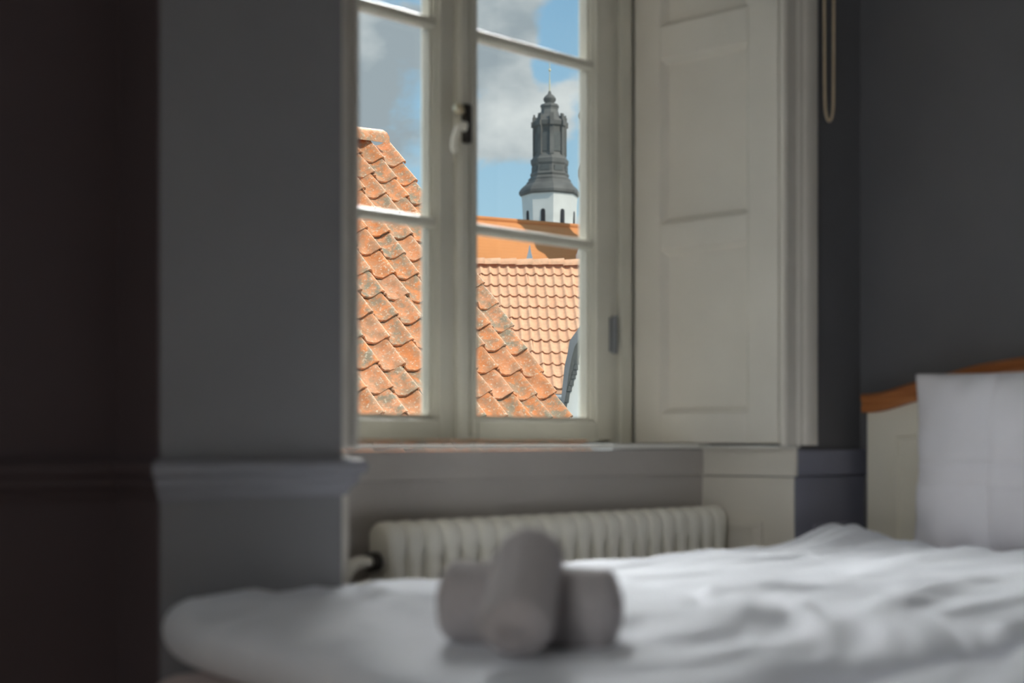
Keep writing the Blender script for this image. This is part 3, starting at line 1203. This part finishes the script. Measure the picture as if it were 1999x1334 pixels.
k1 = .26 / .30
near = empty('tiled_house', label='neighbouring house with weathered mossy orange pantile roof right outside the window', cat='house')
roof(near, Vector((9.518 * k1, 11.885 * k1, EYE + 3.1566 * k1)), .0582, .8653, .3044 * k1, .26, range(1, 17), range(-15, 1), M['tile'], -.25, 21, .055, .29, ridge_rad=.17, ridge_w=.42)
k2 = 1.15
far = empty('tiled_house', label='farther house with even pale terracotta pantile roof below the church', cat='house')
fu, fs_, fn, fe0, fe1 = roof(far, Vector((18.22 * k2, 19.48 * k2, EYE + 3.35 * k2)), R(-40.9), R(47), .170 * k2, .30 * k2, range(1, 12), range(-9, 13), M['tile2'], -.1, 77, .035, .22, ridge_rad=.17, ridge_w=.40)
# gutter under the eave
gm = MB()
q0, q1 = fe0 + fs_ * .06 + Vector((0, 0, -.09)), fe1 + fs_ * .06 + Vector((0, 0, -.09))
gm.tube([q0, q1], .065, 10)
gm.build('gutter', M['zinc'], far, True)
MB().prism([fe0 + Vector((0, 0, -.12)), fe1 + Vector((0, 0, -.12)), fe1 + Vector((0, 0, -.75)), fe0 + Vector((0, 0, -.75))], -Vector((fs_.x, fs_.y, 0)).normalized() * .15).build('eave_boards', M['slate_dark'], far)

# ------------------------------------------------------------------ white gabled house at the right with slate verge
gz = 21.0
outl = [(1230, 545), (1180, 585), (1137, 631), (1112, 665), (1108, 690), (1102, 715), (1097, 765), (1093, 800), (1086, 870), (1080, 960)]
midl = [(1230, 562), (1180, 603), (1137, 652), (1122, 676), (1116, 698), (1111, 722), (1105, 768), (1098, 803), (1088, 870), (1081, 960)]
innl = [(1230, 577), (1180, 620), (1140, 668), (1131, 700), (1126, 722), (1121, 740), (1113, 765), (1102, 806), (1090, 870), (1082, 960)]
gh = empty('slate_roofed_house', label='white rendered house with a dark grey swept slate verge beyond the pale roof', cat='house')
away = (at(1100, 700, gz) - Vector((0, 0, EYE)))
away = Vector((away.x, away.y, 0)).normalized()
op = [at(x, y, gz) for x, y in outl]
mp_ = [at(x, y, gz) for x, y in midl]
ip = [at(x, y, gz) for x, y in innl]
MB().prism([at(1400, 430, gz)] + op + mp_[::-1] + [at(1400, 447, gz)], away * .30).build('verge', M['slate'], gh)
MB().prism([p + away * .06 for p in [at(1400, 447, gz)] + mp_ + ip[::-1] + [at(1400, 462, gz)]], away * .24).build('barge_board', M['slate_dark'], gh)
MB().prism([p + away * .30 for p in [at(1400, 432, gz)] + [p + Vector((0, 0, -.02)) for p in op] + ip[::-1] + [at(1400, 462, gz)]], away * 5).build('roof', M['slate_dark'], gh)
wl = [at(1400, 450, gz)] + mp_
wl += [Vector((wl[-1].x, wl[-1].y, -6)), Vector((wl[0].x, wl[0].y, -6))]
MB().prism([p + away * .20 for p in wl], away * 4.6).build('gable_wall', M['whitewall'], gh)
for i in range(3, 8):      # slate edges stepping along the underside of the verge
    for t in (.1, .55):
        a_, b_ = ip[i].lerp(ip[i + 1], t), ip[i].lerp(ip[i + 1], min(1, t + .4))
        dv = b_ - a_
        MB().prism([a_ - RT * .05 + away * .05, a_ + RT * .004 + away * .05, a_ + RT * .022 + dv + away * .05, a_ - RT * .05 + dv + away * .05], away * .2).build('slate_course', M['slate_dark'], gh)


# ------------------------------------------------------------------ church and towers
ZT = 150.0


def tower(px, Z, scale, rot, label=None, parent=None, lift=0):
    def wz(py):
        return EYE + (HY - py + (lift if py < 990 else 0)) / F_PX * Z
    px2m = Z / F_PX * scale
    c = at(px, HY, Z)
    t = empty('church_tower' if label else 'tower', (c.x, c.y, 0), label=label, cat='tower' if label else None)
    if parent:
        t.parent = parent
    k = 1 / math.cos(math.pi / 8)          # octagon corner radius from half width

    def prof(pts, name, m, seg=8, par=t, smooth=False):
        return MB().lathe([(h * px2m * (1.0 if seg > 8 else 1.0), wz(y)) for h, y in pts], seg, (0, 0, 0), rot).build(name, m, par, smooth)
    prof([(54, 1000), (52, 440), (54, 400), (55, 388), (57, 384)], 'shaft', M['render'])
    prof([(57, 385), (60, 382), (60.5, 377), (57, 371), (52, 366), (47, 362), (44, 357), (40, 354)], 'skirt_roof', M['lead'])
    prof([(42, 356), (42, 352), (37, 347), (38.5, 343), (36, 338), (35, 326), (37, 322), (37.5, 314), (34, 311), (32.5, 306)], 'lantern_base', M['lead'])
    prof([(31.5, 307), (30, 300), (29.5, 252), (33, 248), (34, 240), (31, 236)], 'lantern', M['lead'])
    prof([(31, 238), (27, 233), (20, 226), (16.5, 216), (17, 212), (18.5, 209), (17.5, 205), (11, 203)], 'cap', M['lead'])
    prof([(9, 205), (9.5, 200), (12, 197), (12.5, 193), (9, 188), (4, 184), (2, 178)], 'onion', M['lead'], 16, t, True)
    rd = prof([(1.3, 180), (1.3, 160), (.7, 150), (.7, 122)], 'rod', M['gold'], 8, t, True)
    prof([(.6, 140), (2.2, 138.6), (2.6, 137), (2.2, 135.4), (.6, 134)], 'ball', M['gold'], 12, t, True)
    for i in range(8):
        a = rot + i * math.pi / 4                   # corner pilasters with scrolled tops
        d = Vector((math.cos(a), math.sin(a), 0))
        n = Vector((-d.y, d.x, 0))
        q = MB()
        hw_ = 4 * px2m
        for h0, h1, ya, yb in ((27, 33, 306, 250), (29, 36, 250, 240), (27, 33.5, 240, 231), (29, 32, 231, 226)):
            q.prism([d * h0 * px2m + n * hw_ + Vector((0, 0, wz(ya))), d * h1 * px2m + n * hw_ + Vector((0, 0, wz(ya))), d * h1 * px2m - n * hw_ + Vector((0, 0, wz(ya))), d * h0 * px2m - n * hw_ + Vector((0, 0, wz(ya)))], (0, 0, wz(yb) - wz(ya)))
        q.build('pilaster', M['lead'], t)
        b_ = a + math.pi / 8                        # openings on the faces
        d = Vector((math.cos(b_), math.sin(b_), 0))
        n = Vector((-d.y, d.x, 0))

        def opening(name, half, y0, y1, dist, m, arch=True, par=t):
            pts = [n * (-half * px2m), n * (half * px2m)]
            out = [p + d * dist * px2m + Vector((0, 0, wz(y0))) for p in pts]
            if arch:
                for s in range(7):
                    aa = math.pi * s / 6
                    out.append(n * (half * math.cos(aa) * px2m) + d * dist * px2m + Vector((0, 0, wz(y1) + half * math.sin(aa) * px2m)))
            else:
                out += [n * (half * px2m) + d * dist * px2m + Vector((0, 0, wz(y1))), n * (-half * px2m) + d * dist * px2m + Vector((0, 0, wz(y1)))]
            return MB().prism(out, d * .08).build(name, m, par)
        opening('window', 4.3, 446, 419, 52.2 / k, M['dark'])
        opening('louvre', 8.5, 300, 262, 29.9 / k, M['slate_dark'], False)
        opening('base_panel', 9, 338, 328, 35.6 / k, M['slate_dark'], False)
    return t


AXIS = math.atan2(-AX.y, -AX.x)
tower(1073, ZT, 1.0, AXIS + R(6), 'octagonal white church tower with dark lantern, onion cap and gilded spire rod')

zc0, zc1 = 110.0, 116.3
r0, r1 = at(820, 419.5, zc0 * .9825), at(1300, 455, zc1 * 1.0195)
r1.z = r0.z = at(900, 425.5, zc0).z
ud = (r1 - r0).normalized()
fd = Vector((ud.y, -ud.x, 0))
if fd.dot(AX) > 0:
    fd = -fd
hgt, run = 9.5, 8.0
ch = empty('church', (0, 0, 0), label='church with a long plain orange tiled roof and side tower behind the pale pantile house', cat='church')
ev = Vector((0, 0, -hgt))
MB().faces([r0, r1, r1 + fd * run + ev, r0 + fd * run + ev, r1 - fd * run + ev, r0 - fd * run + ev], [(0, 1, 2, 3), (0, 5, 4, 1), (0, 3, 5), (1, 4, 2), (3, 2, 4, 5)]).build('nave_roof', M['church'], ch)
nw = MB()
pts = [r0 + fd * (run - .6) + ev, r1 + fd * (run - .6) + ev, r1 - fd * (run - .6) + ev, r0 - fd * (run - .6) + ev]
nw.prism([Vector((p.x, p.y, -6)) for p in pts], (0, 0, r0.z - hgt + 6.2))
nw.build('nave_wall', M['render'], ch)
t2 = tower(1188, 109.2, 1.0, AXIS + R(10), None, ch, 150)
q2 = 109.2 / F_PX
MB().lathe([(h * q2, EYE + (HY - y) * q2) for h, y in ((54, 360), (58, 354), (60.5, 346), (60.5, 335), (58, 327), (54, 320))], 8, (0, 0, 0), AXIS + R(10)).build('string_course', M['lead'], t2)
MB().lathe([(h * q2, EYE + (HY - y) * q2) for h, y in ((66, 1000), (65, 500), (60, 488), (54, 480))], 8, (0, 0, 0), AXIS + R(10)).build('tower_base', M['render'], t2)
MB().tube([r0 + Vector((0, 0, .05)), r1 + Vector((0, 0, .05))], .18, 8).build('roof_ridge', M['church'], ch, True)
# small pointed turret roof standing before the nave
tz = 62.0
tp = at(1034, HY, tz)
ts_ = empty('turret', (tp.x, tp.y, 0), label='small pointed grey turret spire in front of the church roof', cat='turret')
px_ = tz / F_PX


def zz(py):
    return EYE + (HY - py) * px_


MB().lathe([(16 * px_, zz(540)), (10, zz(514)) if False else (11.5 * px_, zz(514)), (7 * px_, zz(502)), (3.6 * px_, zz(492)), (1.4 * px_, zz(481)), (.4 * px_, zz(478))], 4, (0, 0, 0), AXIS + R(38)).build('spire', M['zinc'], ts_)
MB().lathe([(14 * px_, -6), (14 * px_, zz(539))], 4, (0, 0, 0), AXIS + R(38)).build('turret_wall', M['whitewall'], ts_)
